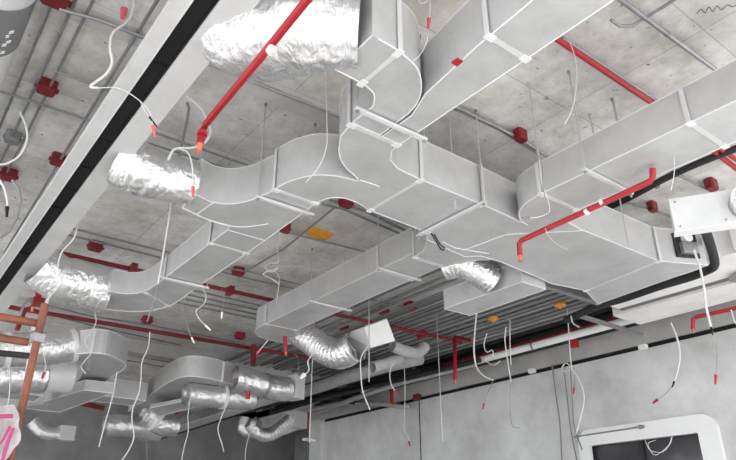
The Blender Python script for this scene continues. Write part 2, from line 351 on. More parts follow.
# box at the right edge
a = V((4.39, 2.05, 3.6)); dr = V((.52, -.85, 0)).normalized(); dn = V((-dr.y, dr.x, 0)); 
t = thing('diffuser_box', 'pale rectangular box with a round collar hanging at the right edge', 'box', loc=tuple(a))
L_ = .80; c = a+dr*L_/2+dn*.05
rz = math.atan2(dr.y, dr.x)
MB().box((c.x, c.y, 3.762), (L_, .10, .262), rz).build('box_body', 'lining', t, .004)
MB().box((c.x, c.y, 3.627), (L_+.01, .108, .008), rz).build('bottom_flange', 'tape', t)
cc = a+dr*.50+V((0, 0, .155))
MB().tube([cc-dn*.0, cc-dn*.03], .125, 32).build('round_collar', 'steel', t)
MB().tube([cc-dn*.03, cc-dn*.10], .118, 32).build('collar_spigot', 'foil', t)
for u, z in ((.04, 3.86), (.04, 3.66), (.34, 3.66)): q = a+dr*u; MB().tube([(q.x, q.y, z), tuple(V((q.x, q.y, z))-dn*.008)], .008, 8).build('screw', 'steel', t)

# ------------------------------------------------------------------ linear diffuser on the left
def diffuser(label, x0, x1, sl0, sl1, y0, y1, z, h, cross):
    t = thing('linear_diffuser', label, 'air diffuser', loc=((x0+x1)/2, (y0+y1)/2, z))
    MB().bb(x0, x0+.010, y0, y1, z, z+.05).bb(x0+.010, sl0, y0, y1, z, z+.014).bb(sl0-.006, sl0, y0, y1, z-.012, z+.01).build('left_channel', 'lining', t)
    MB().bb(sl1, x1-.012, y0, y1, z, z+.014).bb(x1-.012, x1, y0, y1, z, z+.07).build('right_channel', 'lining', t)
    MB().bb(x0+.03, x1-.03, y0, y1, z+h-.035, z+h-.025).bb(sl0, sl0+.006, y0, y1, z+.015, z+h-.03).bb(sl1-.006, sl1, y0, y1, z+.015, z+h-.03).bb(x0+.01, x1-.01, y1-.012, y1, z, z+h-.03).build('slot_shade_lining', 'black', t)  # black faces paint the darkness inside the open slot
    for ya, yb in ((2.75, 3.25), (4.5, 5.0), (7.2, 7.8)): MB().bb(sl1+.03, x1+.01, ya, yb, z+.015, z+.34).build('inlet_box', 'lining', t)
    for y in cross: MB().bb(sl0, sl1, y, y+.015, z+.03, z+.05).build('spacer_bar', 'black', t)
    return t
diffuser('long white linear diffuser with an open black slot crossing the left of the frame', .77, 1.16, .865, .985, .5, 9.6, 4.28, .08, [2.2, 3.4, 4.5, 5.0, 5.45, 5.9, 7.2])

# ------------------------------------------------------------------ pipes, conduits
def pipe(name, label, pts, r, m, cat='pipe', group=None, parts=(), n=12, straight=True, clips=(), clip_mat='steel'):
    P = [V(p) for p in pts] if straight else spline(pts, 8)
    t = MB().tube(P, r, n).build(name, m); tag(t, label, cat, group)
    for u in clips:
        seg = P[0].lerp(P[-1], u); d = (P[-1]-P[0]).normalized()
        MB().tube([seg-d*.015, seg+d*.015], r*1.2, n).build('pipe_clip', clip_mat, t)
    return t

def conduit(where, pts, r=.014, m='conduit', clips=(), group='steel conduits under the slab'):
    return pipe('conduit', 'grey steel conduit '+where, pts, r, m, 'conduit', group if group else None, clips=clips, clip_mat='conduit')
ZC = 4.93
conduit('leftmost of those running lengthwise at the top left', [(.30, 1.5, ZC), (.33, 8.0, ZC)], .012, clips=(.44, .62), group=None)
conduit('second lengthwise one, passing under the red box near the left edge', [(.42, 1.5, ZC), (.46, 8.5, ZC)], .012, 'steel', clips=(.4, .52), group=None)
conduit('third lengthwise one, right of the pair at the top left', [(.52, 1.5, ZC), (.55, 8.5, ZC)], .011, clips=(.42, .5), group=None)
conduit('lengthwise one just left of the slotted diffuser', [(.86, 1.5, ZC), (.93, 9.0, ZC)], .013, clips=(.43,), group=None)
conduit('crossing the slab at the very top left, from the large red box', [(.36, 3.97, 4.88), (.62, 3.93, 4.9), (2.75, 3.85, 4.9)], .014, 'steel', group=None)
conduit('crossing behind the slotted diffuser toward the red pipe end', [(-.5, 5.30, ZC-.01), (1.20, 5.25, ZC-.01), (1.46, 5.10, ZC-.01), (3.3, 5.10, ZC-.01)], .012, clips=(.45, .6), group=None)
conduit('crossing from the small red box behind the slotted diffuser', [(.50, 4.75, ZC), (1.2, 4.72, ZC)], .012, 'steel', group=None)
conduit('crossing just above the middle foil hose', [(1.2, 5.33, ZC), (2.4, 5.29, ZC)], .011, group=None)
conduit('upper line of the close pair above the lower left elbow', [(1.1, 7.68, ZC), (3.0, 7.68, ZC)], .013, group=None)
conduit('lower line of the close pair above the lower left elbow', [(1.1, 7.90, ZC), (3.0, 7.90, ZC)], .013, group=None)
conduit('crossing the slab just above the long red branch pipe at left', [(1.294,11.256,4.930),(1.893,11.304,4.930),(2.755,11.546,4.930),(4.506,11.830,4.930)], .012, group=None)
conduit('crossing between the two far red pipes at left', [(1.589,10.793,4.930),(2.604,11.027,4.930),(3.581,10.916,4.930),(5.245,11.002,4.930)], .012, group=None)
conduit('far one crossing behind the rounded left duct, upper', [(3.972,13.180,4.930),(5.591,13.338,4.930)], .012, group=None)
conduit('far one crossing behind the rounded left duct, lower', [(4.078,13.611,4.930),(5.830,13.872,4.930)], .012, group=None)
conduit('running to the red box above the orange marking plate', [(3.823,5.067,4.930),(4.258,5.075,4.930),(4.845,5.129,4.930)], .018, group=None)
conduit('second one beside the red box above the orange marking plate', [(3.463,5.224,4.930),(3.925,5.203,4.930),(4.710,5.339,4.930)], .016, group=None)
conduit('lowest of three beside the red box above the orange marking plate', [(3.446,5.355,4.930),(3.732,5.319,4.930),(4.718,5.441,4.930)], .014, group=None)
conduit('diagonal one from the red box down to the left red box', [(3.606,5.354,4.930),(3.740,6.643,4.930),(3.721,7.837,4.930)], .013, group=None)
conduit('short one crossing the orange marking plate', [(3.484,6.212,4.920),(3.926,6.165,4.920),(4.622,6.103,4.920)], .013, group=None)
conduit('thin one below the left red box in the middle bay', [(3.360,7.876,4.930),(3.831,7.899,4.930),(4.713,7.846,4.930)], .011, group=None)
conduit('thin one above the left red box in the middle bay', [(3.436,7.725,4.930),(3.778,7.650,4.930),(4.762,7.648,4.930)], .010, group=None)
conduit('leading to the red box above the central trunk', [(3.319,3.172,4.930),(4.190,3.163,4.930),(4.641,3.214,4.930)], .016, 'steel', group=None)
conduit('second one beside the red box above the central trunk', [(3.372,3.203,4.930),(3.925,3.181,4.930),(4.550,3.237,4.930)], .011, group=None)
conduit('upper one of the pair beside the upper right red pipe', [(3.390,2.087,4.930),(4.700,2.083,4.930)], .015, 'steel', group=None)
conduit('lower one of the pair beside the upper right red pipe', [(3.355,2.114,4.930),(4.583,2.086,4.930)], .011, group=None)
conduit('thick one in the top right corner', [(3.282,1.609,4.930),(4.652,1.580,4.930)], .018, 'steel', clips=(.5,), group=None)
conduit('thin one in the top right corner, joining the thick one', [(3.721,0.986,4.930),(3.680,1.196,4.930),(3.693,1.386,4.930),(3.692,1.626,4.930)], .012, group=None)
conduit('short hooked one below the joint in the top right corner', [(3.516,1.759,4.930),(3.620,1.756,4.930),(3.689,1.703,4.930),(3.691,1.602,4.930)], .013, 'steel', group=None)
conduit('crossing above the right hanging box', [(5.863,2.640,4.930),(6.443,2.613,4.930),(7.018,2.513,4.930)], .014, group=None)
conduit('crossing from behind the wide duct to the right small red box', [(5.705,3.370,4.930),(6.484,3.220,4.930),(7.161,3.157,4.930)], .014, group=None)
conduit('leading from the middle duct to the far red box', [(5.176,7.602,4.930),(5.659,7.572,4.930),(6.558,7.490,4.930)], .013, group=None)
conduit('diagonal one between the middle duct and the plain box', [(6.074,6.439,4.930),(6.084,7.365,4.930),(6.163,8.245,4.930)], .013, group=None)
conduit('bent dark one hanging behind the white hook cable', [(1.466,4.600,5.096),(1.527,4.600,5.040),(1.566,4.600,4.952),(1.566,4.600,4.806),(1.552,4.600,4.569),(1.535,4.600,4.302)], .012, 'grey', group=None)
conduit('loose bent one below the small red box at the left edge', [(0.501,5.600,4.323),(0.559,5.600,4.266),(0.604,5.600,4.166),(0.608,5.600,3.999),(0.571,5.600,3.859),(0.526,5.600,3.793)], .013, 'grey', group=None)
conduit('arched one over the middle foil hose', [(1.308,5.000,4.548),(1.334,5.000,4.608),(1.457,5.000,4.675),(1.593,5.000,4.685)], .013, 'grey', group=None)
conduit('bent one beside the left diffuser above the red drop', [(1.203,8.400,3.984),(1.215,8.400,4.137),(1.275,8.400,4.225),(1.360,8.400,4.192)], .014, 'steel', group=None)

# bundle of conduits running lengthwise by the right wall
bx_ = 5.55
structure('trim_10', MB().bb(6.7, 9.0, 4.9, 14.9, 4.965, SL), 'darkwall', 'added dark plate coloured as shade on the slab behind the conduit bundle')  # plate added under the slab, its dark colour imitates shade between the conduits
x = 5.5; i = 0
while x < 8.95:
    pipe('conduit', 'grey conduit in the dense parallel bundle beside the right wall', [(x, 4.4 if x > 6.6 else 5.0, 4.89-.025*(i % 2)), (x+.04*random.uniform(-1, 1), 14.8, 4.89-.025*(i % 2))], .013+.005*(i % 3), ('rod', 'steel', 'conduit')[i % 3], 'conduit', 'parallel conduit bundle beside the right wall')
    x += (.11 if x < 6.6 else .068)+.03*random.random(); i += 1
for k_, lab in enumerate(('top', 'second', 'third', 'lowest')):
    d_ = .22*k_
    conduit(lab+' of four close ones behind the left end of the middle duct', [(3.3, 8.75+d_, 4.9), (5.1, 8.75+d_, 4.9)], .015, group=None)
o = MB().tube([(9.99, (9.990,11.191,4.429)[1], 4.42), (9.99, (9.990,11.191,4.429)[1], 0)], .012, 6).build('trim_11', 'rubber'); o['kind'] = 'structure'; o['label'] = 'thin dark upright joint in the right wall'
def redpipe(label, pts, r=.025, m='red', **k): return pipe('sprinkler_pipe', label, pts, r, m, 'pipe', **k)
def sprinkler(par, p, m='brass'):
    p = V(p); MB().tube([p, p-V((0, 0, .03)), p-V((0, 0, .05))], lambda t: .02-.008*t, 10).tube([p-V((0, 0, .05)), p-V((0, 0, .054))], .022, 12).build('sprinkler_head', m, par)
r4 = redpipe('thick red pipe crossing in front of the largest foil hose', [(1.194,1.683,3.980),(1.211,2.080,3.980),(1.235,2.575,3.980),(1.267,3.362,3.980),(1.281,3.436,3.980)]+[(1.220,3.290,3.818),(1.219,3.290,3.774)], .023, clips=(.45,), clip_mat='white'); sprinkler(r4, [(1.219,3.290,3.774)][0])
MB().tube([(1.225,3.290,3.863),(1.224,3.290,3.841)], .03, 14).build('coupling', 'red', r4)
r5 = redpipe('red pipe bent down at its end in front of the wide flat duct', [(4.19, 2.02, 4.07), (4.19, 2.03, 4.01), (4.20, 2.06, 3.985), (4.26, 3.34, 3.985), (4.26, 3.37, 3.96), (4.26, 3.375, 3.85)], .024, clips=(.34, .45), clip_mat='tape'); sprinkler(r5, (4.26, 3.375, 3.85))
redpipe('red pipe along the slab at the upper right', [(2.7, 2.07, 4.86), (6.6, 2.09, 4.86)], .023)
r1 = redpipe('nearer far red pipe crossing behind the lower left elbow', [(1.4, 8.22, 4.80), (8.3, 8.10, 4.80)], .03, 'darkred')
for x in (2.35, 3.75, 5.4, 7.4): MB().bb(x-.04, x+.04, 8.10, 8.26, 4.74, 4.86).build('pipe_clamp', 'darkred', r1, .01)
redpipe('farther red pipe crossing behind the small hanging wires at left', [(.9, 10.9, 4.80), (7.6, 10.70, 4.80)], .035, 'darkred')
redpipe('dark red pipe beside the long white pipe near the right wall', [(9.3, 3.2, 4.80), (9.3, 9.6, 4.80)], .04, 'darkred')
s = redpipe('red drop pipe in front of the wall bundle, left of the hanging thick cable', [(7.700,7.270,4.534),(7.700,7.656,4.690)]+[(7.700,7.656,4.690),(7.700,7.714,3.970)], .03); sprinkler(s, [(7.700,7.714,3.970)][0])
s = redpipe('short red sprinkler drop at the rounded end of the middle duct', [(4.618,8.200,4.338),(4.702,8.200,4.353),(4.737,8.200,4.071)], .03); sprinkler(s, [(4.737,8.200,4.071)][0])
s = redpipe('red drop pipe standing off the beam above the right wall', [(9.400,11.712,5.172),(9.400,11.458,5.032),(9.400,11.440,4.310)], .04); sprinkler(s, [(9.400,11.440,4.310)][0])
s = redpipe('red pipe turned down at its end below the right soffit', [(8.600,3.296,4.267),(8.600,3.469,4.273),(8.600,3.997,4.287),(8.600,4.042,4.271),(8.600,4.072,4.138)], .028); sprinkler(s, [(8.600,4.072,4.138)][0])
s = redpipe('short red drop pipe left of the lower left foil hose', [(1.303,8.200,4.365),(1.323,8.200,4.155),(1.288,8.200,4.110)], .035); MB().box([(1.328,8.200,4.131)][0], (.13, .1, .1)).build('pipe_tee', 'darkred', s, .01); sprinkler(s, [(1.287,8.200,4.060)][0])
redpipe('dark red bent pipe beside the orange scaffold tubes', [(1.586,10.000,4.588),(1.512,10.000,4.558),(1.470,10.000,4.505),(1.437,10.000,4.235)], .035, 'darkred')
s = redpipe('small red drop pipe at the far wall pier', [(8.737,14.500,4.409),(9.152,14.500,4.501),(9.171,14.500,4.081)], .045); sprinkler(s, [(9.171,14.500,4.081)][0])
redpipe('small dark red bent pipe above the far short foil hose', [(5.068,13.500,3.966),(5.234,13.500,4.024),(5.298,13.500,3.867),(5.271,13.500,3.743)], .045)
redpipe('short red pipe stub between the two banded foil hoses', [(5.009,9.900,4.094),(5.046,9.900,3.684)], .04)
redpipe('dark red upright pipe behind the banded foil hoses', [(5.439,10.600,4.817),(5.451,10.600,4.429)], .05, 'darkred')
redpipe('dark red pipe low at the far left behind the ducts', [(3.122,14.000,4.063),(3.911,14.000,3.993)], .05, 'darkred')
redpipe('red pipe in the shadow under the upper right duct', [(5.657,2.142,4.860),(6.372,2.176,4.860)], .026)

# long white pipe and black pipes
pipe('water_pipe', 'long white pipe running above the right wall', [(9.0, -1, 4.62), (9.0, 5.6, 4.62), (9.0, 12.0, 4.62)], .06, 'frame', straight=True, clips=(.62, .75, .9))
pipe('insulated_pipe', 'grey insulated pipe with a slight bend near the far wall pier', [(8.886,14.509,4.500),(9.016,12.717,4.500),(8.813,11.411,4.500),(8.714,10.334,4.500),(8.765,8.847,4.500),(8.772,8.247,4.500)], .055, 'insul')
pipe('insulated_pipe', 'lower grey pipe bending along the far end of the right wall', [(9.600,15.665,4.624),(9.600,14.768,4.609),(9.600,13.541,4.663),(9.600,12.125,4.432),(9.600,11.127,4.222)], .05, 'insul')
pipe('insulated_pipe', 'black insulated pipe running under the long duct bundle', [(8.391,14.178,4.500),(8.330,12.339,4.500),(8.559,9.534,4.500),(8.627,7.982,4.500)], .05, 'rubber')
pipe('insulated_pipe', 'black insulated pipe crossing above the far end of the right wall', [(8.329,12.837,4.600),(9.424,13.082,4.600),(10.914,12.963,4.600)], .05, 'rubber')
pipe('insulated_pipe', 'thick grey insulated pipe below the tilted box', [(7.481,12.249,4.450),(7.408,10.462,4.450),(7.418,9.212,4.450),(7.539,8.383,4.450)], .12, 'insul', straight=True)
pipe('insulated_pipe', 'added black pipe standing in for the dark gap round the end of the flared duct', [(7.517,5.281,4.360),(7.350,4.644,4.360),(7.352,4.246,4.360),(7.302,3.737,4.360),(7.302,3.359,4.360),(7.253,3.120,4.360),(7.189,3.018,4.360),(6.961,2.902,4.360),(6.558,2.739,4.360),(6.087,2.557,4.360),(5.610,2.363,4.360)], .05, 'rubber', straight=False)  # the dark gap at the duct end, built as an added black pipe
pipe('insulated_pipe', 'black insulated pipe crossing behind the right end of the upper duct', [(5.872,3.551,4.850),(5.876,3.194,4.850),(5.789,2.699,4.850),(5.769,2.328,4.850),(5.796,1.910,4.850)], .035, 'rubber', straight=False, clips=(.45,), clip_mat='steel')
flex('insulated_hose', 'lumpy grey insulated hose end behind the tilted box', [(6.263,7.600,4.284), (6.525,7.600,4.247), (6.754,7.600,4.252), (6.906,7.600,4.341), (6.952,7.600,4.398)], .09, 'insul', rough=.05, seed=9, k=8, n=20)
flex('insulated_hose', 'short grey insulated hose lying below the tilted box', [(6.103,7.900,3.991), (6.341,7.900,4.073), (6.673,7.900,4.219)], .09, 'insul', rough=.05, seed=10, k=8, n=20)

for k_, (x, z, rad) in enumerate(((9.75, 5.0, .11), (9.62, 4.78, .07), (9.5, 5.15, .12), (9.8, 5.3, .12))):  # extra black pipes, added only to make the recess look dark
    pipe('insulated_pipe', 'added black pipe that darkens the recess above the white pipe', [(x, 3.2, z), (x, 14.9, z)], rad, 'rubber', 'pipe', 'black pipes added to darken the recess above the right wall')
for k_, (x, z, rad) in enumerate(((8.1, 4.62, .05), (8.35, 4.70, .06), (8.6, 4.60, .05), (8.75, 4.74, .05), (7.85, 4.72, .045))):  # more added black pipes, filling the dark area under the bundle
    pipe('insulated_pipe', 'added black pipe among those darkening the space below the conduit bundle', [(x, 9.0+k_*.3, z), (x, 15.5, z)], rad, 'rubber', 'pipe', 'black pipes added to darken the space below the conduit bundle')
# fat light pipe top left
t = thing('drain_pipe', 'fat pale pipe with a grey printed band in the top left corner', 'pipe', loc=(-.05, 3, 4.6))
MB().tube([(-.03, .8, 4.62), (-.03, 7.2, 4.62)], .23, 40).build('pipe_body', 'pvc', t)
MB().tube([(-.03, 3.60, 4.62), (-.03, 4.12, 4.62)], .234, 40, cap=False).build('printed_band', 'band', t)
pr = MB()
for yy, aa, w_ in ((3.82, -48, .06), (3.86, -52, .04), (3.93, -47, .06), (3.96, -52, .05), (4.05, -50, .05)):
    for dy in (0, .018):
        a0 = math.radians(aa); R = .237
        pr.box((-.03+R*math.cos(a0), yy+dy, 4.62+R*math.sin(a0)), (.004, .007, w_*.5), rot=Matrix.Rotation(-a0, 3, 'Y'))
o_ = pr.build('printed_letters', 'frame', t)
MB().tube([(-.03, 6.4, 4.62), (-.03, 6.55, 4.62)], .25, 40).build('pipe_clamp', 'steel', t)

# steel channels by the wide duct
def channel(label, a, b, w=.08, h=.1):
    a = V(a); b = V(b); d = (b-a); L = d.length; rz = math.atan2(d.y, d.x); c = (a+b)/2
    t = MB().box((c.x, c.y, c.z-h/2), (L, w, .006), rz)
    for s_ in (-1, 1):
        o = V((-math.sin(rz), math.cos(rz), 0))*s_*w/2; t.box((c.x+o.x, c.y+o.y, c.z), (L, .006, h), rz)
    o_ = t.build('strut_channel', 'steel'); tag(o_, label, 'channel'); return o_
channel('grey steel channel along the far side of the wide flat duct', (5.55, 4.25, 4.22), (6.75, 4.25, 4.22), .06, .14)
channel('grey steel channel projecting across the end of the pale soffit', (7.55, 5.12, 4.40), (9.15, 5.12, 4.40), .05, .045)
channel('short steel channel at the right edge below the pale soffit', (7.75, 2.55, 4.40), (7.9, 3.15, 4.40), .1, .06)

# ------------------------------------------------------------------ hangers
def hanger(label, a, b, z, top=SL, over=.06, group=None, rods=(1, 1)):
    a = V((*a, z)); b = V((*b, z)); d = (b-a).normalized(); A = a-d*over; B = b+d*over
    t = thing('duct_hanger', label, 'hanger', group, ((A+B)/2))
    rz = math.atan2(d.y, d.x); c = (A+B)/2
    MB().box((c.x, c.y, z-.022), ((B-A).length+.04, .03, .022), rz).build('cross_bar', 'lining', t)
    for q, on in ((A, rods[0]), (B, rods[1])):
        if on:
            rd = MB().tube([(q.x, q.y, z-.06), (q.x, q.y, top)], .006, 8).build('threaded_rod', 'rod', t)
            MB().tube([(q.x, q.y, z-.048), (q.x, q.y, z-.033)], .014, 6).build('nut', 'steel', rd); MB().tube([(q.x, q.y, top-.03), (q.x, q.y, top)], .013, 8).build('anchor', 'steel', rd)
hanger('rod hanger at the neck joining the top elbow and branch fitting', (2.08, 2.76), (2.53, 2.76), ZB)
hanger('rod hanger under the left curve of the branch fitting', (2.15, 4.20), (2.54, 4.20), ZB)
hanger('rod hanger under the central trunk before the wide flat duct', (3.60, 3.22), (3.60, 3.90), ZB)
hanger('rod hanger under the long right duct, beside the red pipe clips', (3.88, 2.34), (4.35, 2.34), ZB)
hanger('rod hanger in the middle of the long middle duct', (4.17, 6.58), (4.66, 6.58), 4.30)
hanger('rod hanger on the middle duct close to the flared fitting', (4.17, 5.20), (4.66, 5.20), 4.30)
hanger('rod hanger under the left duct above the large curved elbow', (2.19, 6.40), (2.60, 6.40), ZB)
for lab, p0, z1 in (('threaded rod beside the wide flat duct, behind the red pipe clips', (5.35, 2.96), 4.08), ('bare threaded rod nearest the red box above the trunk', (3.684,2.634,5.000), 4.0),
                    ('short threaded rod stub beside the upper right red pipe end', (4.455,2.592,5.000), 4.75), ('short threaded rod stub above the right duct edge', (4.414,2.332,5.000), 4.75),
                    ('threaded rod between the orange marking plate and middle duct', (4.631,6.582,5.000), 4.4), ('threaded rod hanging left of the largest wire loop', (3.021,7.986,5.000), 4.3),
                    ('thin long rod hanging before the wall, left of the red drop', (7.000,7.347,4.367), 2.9), ('thin rod dropping past the tilted box', (5.050,6.600,4.556), 3.4),
                    ('thin rod at the far end box by the sagging hose', (5.074,8.000,4.189), 2.8), ('stub rod hanging beside the upper trunk end', (3.418,3.308,5.000), 4.02)):
    tag(MB().tube([(p0[0], p0[1], z1), (p0[0], p0[1], SL)], .007, 8).tube([(p0[0], p0[1], SL-.03), (p0[0], p0[1], SL)], .014, 8).build('threaded_rod', 'rod'), lab, 'rod')

# ------------------------------------------------------------------ junction boxes
def jbox(label, x, y, m='darkred', s=.11, z=4.93, h=.09, rot=0):
    t = thing('junction_box', label, 'junction box', loc=(x, y, z))
    s *= .86; h = .07; k_ = s*.12; P = [(x-s/2+k_, y-s*.36), (x+s/2-k_, y-s*.36), (x+s/2, y-s*.36+k_), (x+s/2, y+s*.36-k_), (x+s/2-k_, y+s*.36), (x-s/2+k_, y+s*.36), (x-s/2, y+s*.36-k_), (x-s/2, y-s*.36+k_)]
    MB().prism(P, z-h/2, min(z+h/2+.03, SL)).build('box_body', m, t, .005)
    MB().prism([(x+(a-x)*.9, y+(b-y)*.9) for a, b in P], z-h/2-.012, z-h/2).build('cover', m, t)
    MB().bb(x-s*.62, x+s*.62, y-.02, y+.02, z-h/2+.02, z-h/2+.045).build('side_lug', m, t)
for lab, p, s in (('large dark red junction box at the top left beside the fat pipe', (0.315,3.935,4.900), .20), ('red junction box on the left conduits left of the cable hook', (0.518,5.018,4.900), .17),
               ('red junction box against the left side of the slotted diffuser', (0.885,6.156,4.900), .15), ('red junction box at the left edge above a loose bent conduit', (0.566,6.766,4.900), .17),
               ('dark red junction box above the lower left foil hose', (1.813,8.067,4.900), .20), ('small red junction box at the left end of the middle bay', (3.648,7.749,4.900), .18),
               ('red junction box under the curve of the branch fitting', (3.637,5.167,4.900), .18), ('small red junction box beside the orange marking plate', (3.448,6.150,4.900), .14),
               ('lone red junction box above the central trunk', (4.152,3.135,4.900), .14), ('small red junction box between the wide duct and right box', (6.425,3.191,4.900), .13),
               ('red junction box above the right hanging box', (6.451,2.539,4.900), .16), ('dark red junction box on the slab right of the left wires', (5.148,10.605,4.900), .2),
               ('small dark red junction box at the foot of the white hanging stick', (3.445,10.681,4.900), .19), ('red junction box at the right end of the far conduits', (6.499,7.422,4.900), .24),
               ('red junction box above the top corner of the tilted box', (6.329,7.871,4.900), .2), ('red junction box above the sagging ribbed hose', (6.330,8.992,4.900), .2)):
    jbox(lab, p[0], p[1], 'darkred', s)
q = (0.454,5.997,4.900); t = jbox('grey junction box across the left conduits at the frame edge', q[0], q[1], 'steel', .15)
MB().box((9.900,11.155,4.480), (.1, .16, .12)).build('junction_box', 'darkred').__setitem__('label', 'small dark red box on the beam above the right wall')
bpy.data.objects['junction_box.017' if 'junction_box.017' in bpy.data.objects else 'junction_box']['category'] = 'junction box'
MB().box((9.200,6.371,4.537), (.1, .12, .12)).build('pipe_bracket', 'red').__setitem__('label', 'red bracket below the white pipe near the hanging coil')
bpy.data.objects['pipe_bracket']['category'] = 'bracket'

o = MB().tube(spline([(4.023,1.385,4.995),(3.999,1.342,4.995),(4.059,1.345,4.995),(4.025,1.298,4.995),(4.095,1.305,4.995),(4.060,1.259,4.995),(4.127,1.257,4.995),(4.107,1.211,4.995),(4.160,1.195,4.995),(4.149,1.155,4.995)], 5), .002, 5).build('pencil_scribble', 'rubber'); tag(o, 'dark handwritten scribble on the slab in the top right corner', 'marking')
# orange marking plate
mp_ = [(3.727,6.200,4.985),(3.782,6.015,4.985),(4.078,6.041,4.985),(4.060,6.281,4.985)]
MB().prism([(p[0], p[1]) for p in mp_], 4.975, 5.0).build('marking_plate', 'yellow')
tag(bpy.data.objects['marking_plate'], 'orange marking plate set into the slab in the middle bay', 'plate')
for lab, p in (('yellow marker knob on the conduit bundle, farther from the soffit', (7.789,6.853,4.840)), ('yellow marker knob on the conduit bundle next to the soffit', (8.084,5.748,4.840))):
    MB().tube([p, (p[0], p[1], p[2]-.03)], .09, 10).tube([(p[0], p[1], p[2]-.03), (p[0], p[1], p[2]-.07)], .03, 8).build('marker_knob', 'yellow')
    tag([o for o in bpy.data.objects if o.name.startswith('marker_knob')][-1], lab, 'marker')

# ------------------------------------------------------------------ hanging cables
def cable(label, pts, r=.009, m='white', tip=None, tip_r=.02, name='hanging_cable', cat='cable', k=8):
    r *= .62; tip_r *= .7; P = spline(pts, k); o = MB().tube(P, r, 8).build(name, m); tag(o, label, cat)
    if tip:
        e = P[-1]; d = (P[-1]-P[-2]).normalized()
        MB().tube([e-d*.01, e+d*.03, e+d*.07], lambda t: tip_r*(1-.4*t), 8).build('cable_end', tip, o)
    return o
cable('thick white cable drooping in front of the slab left of the diffuser', [(0.716,3.500,4.824),(0.731,3.500,4.728),(0.710,3.500,4.613),(0.642,3.500,4.484),(0.644,3.500,4.364),(0.672,3.500,4.268),(0.653,3.500,4.165),(0.585,3.500,4.043),(0.626,3.500,4.047)], .014)
cable('thin pale wire arching over the slotted diffuser to a pink tip', [(0.611,3.450,4.009),(0.726,3.450,4.063),(0.840,3.450,4.041),(0.930,3.450,3.983),(0.970,3.450,3.881)], .005, tip='pink', tip_r=.02)
cable('short thin wire hanging over the diffuser slot', [(0.866,3.450,4.030),(0.899,3.450,3.977),(0.943,3.450,3.937)], .004, tip='black', tip_r=.01)
cable('pink taped cable end hanging at the top left', [(0.684,3.600,4.902),(0.695,3.600,4.837),(0.697,3.600,4.785)], .012, tip='pink', tip_r=.035)
cable('thick white cable curling like a hook beside the thick red pipe', [(1.359,4.100,4.684),(1.473,4.100,4.631),(1.560,4.100,4.527),(1.588,4.100,4.427),(1.542,4.100,4.318),(1.446,4.100,4.245),(1.336,4.100,4.193),(1.297,4.100,4.084)], .015)
cable('white cable branch hanging down to a pink tip over the side branch fitting', [(1.373,4.100,4.207),(1.437,4.100,4.197),(1.479,4.100,4.108),(1.502,4.100,3.988),(1.510,4.100,3.923)], .009, tip='pink', tip_r=.022)
cable('white cable bending at the left edge beside the grey junction box', [(0.370,4.900,4.560),(0.436,4.900,4.450),(0.465,4.900,4.343),(0.446,4.900,4.202),(0.384,4.900,4.109),(0.320,4.900,4.068)], .013)
cable('short white cable with a dark end at the left edge', [(0.348,4.900,3.968),(0.402,4.900,3.903),(0.441,4.900,3.817),(0.454,4.900,3.756)], .012, tip='black')
cable('thin cable trailing past the left end of the lower left foil hose', [(1.192,6.200,4.368),(1.186,6.200,4.196),(1.109,6.200,4.030),(1.105,6.200,3.867),(1.165,6.200,3.742),(1.103,6.200,3.611),(1.064,6.200,3.507),(1.056,6.200,3.337),(1.033,6.200,3.169),(1.029,6.200,2.991),(1.035,6.200,2.888)], .012)
cable('second thin cable beside the scaffold pole', [(1.067,6.100,3.584),(1.062,6.100,3.442),(1.046,6.100,3.274),(1.020,6.100,3.127),(1.037,6.100,2.929),(1.033,6.100,2.760)], .009, 'white')
cable('long white stick like rod hanging before the left elbow', [(1.727,5.150,4.703),(1.717,5.150,4.284),(1.713,5.150,3.912),(1.705,5.150,3.531)], .011, 'white', k=2)
cable('lower grey length of the long rod hanging before the left elbow', [(1.705,5.150,3.531),(1.688,5.150,3.351),(1.661,5.150,3.191)], .007, 'grey', k=2)
cable('thin white wire looping below the small red box by the orange plate', [(3.245,5.900,4.723),(3.217,5.900,4.566),(3.244,5.900,4.367),(3.145,5.900,4.330),(3.088,5.900,4.269),(3.165,5.900,4.229),(3.248,5.900,4.296),(3.176,5.900,4.255),(3.070,5.900,4.182),(3.183,5.900,4.151),(3.273,5.900,4.114)], .008)
cable('wavy white wire hanging from the bend of the left duct', [(2.683,6.600,4.153),(2.744,6.600,4.047),(2.719,6.600,3.947),(2.647,6.600,3.863),(2.705,6.600,3.771),(2.782,6.600,3.717)], .009, tip='frame', tip_r=.02)
cable('short black flexible cable in the middle left bay', [(2.949,7.600,4.134),(2.931,7.600,4.065),(2.970,7.600,3.968),(3.037,7.600,3.852)], .010, 'grey', tip='frame')
cable('thin cable with a white tip below the red branch tee', [(3.103,7.000,4.339),(3.133,7.000,4.179),(3.134,7.000,4.040)], .008, 'grey', tip='frame')
cable('thin wire curling above the left end of the middle duct', [(3.354,6.400,4.432),(3.445,6.400,4.480),(3.545,6.400,4.414),(3.544,6.400,4.225),(3.529,6.400,4.060)], .007)
cable('thin wire with pink tape under the left end of the middle duct', [(3.509,6.500,3.660),(3.462,6.500,3.594),(3.415,6.500,3.528)], .008, tip='pink')
cable('white cable with a fat socket end under the sagging hose', [(4.834,7.600,4.134),(4.841,7.600,3.963),(4.748,7.600,3.821),(4.770,7.600,3.698),(4.693,7.600,3.618)], .015, tip='frame', tip_r=.05)
cable('white cable hanging from the tilted box', [(5.110,6.700,3.898),(4.995,6.700,3.719),(4.996,6.700,3.498),(5.029,6.700,3.285),(5.142,6.700,3.072)], .013)
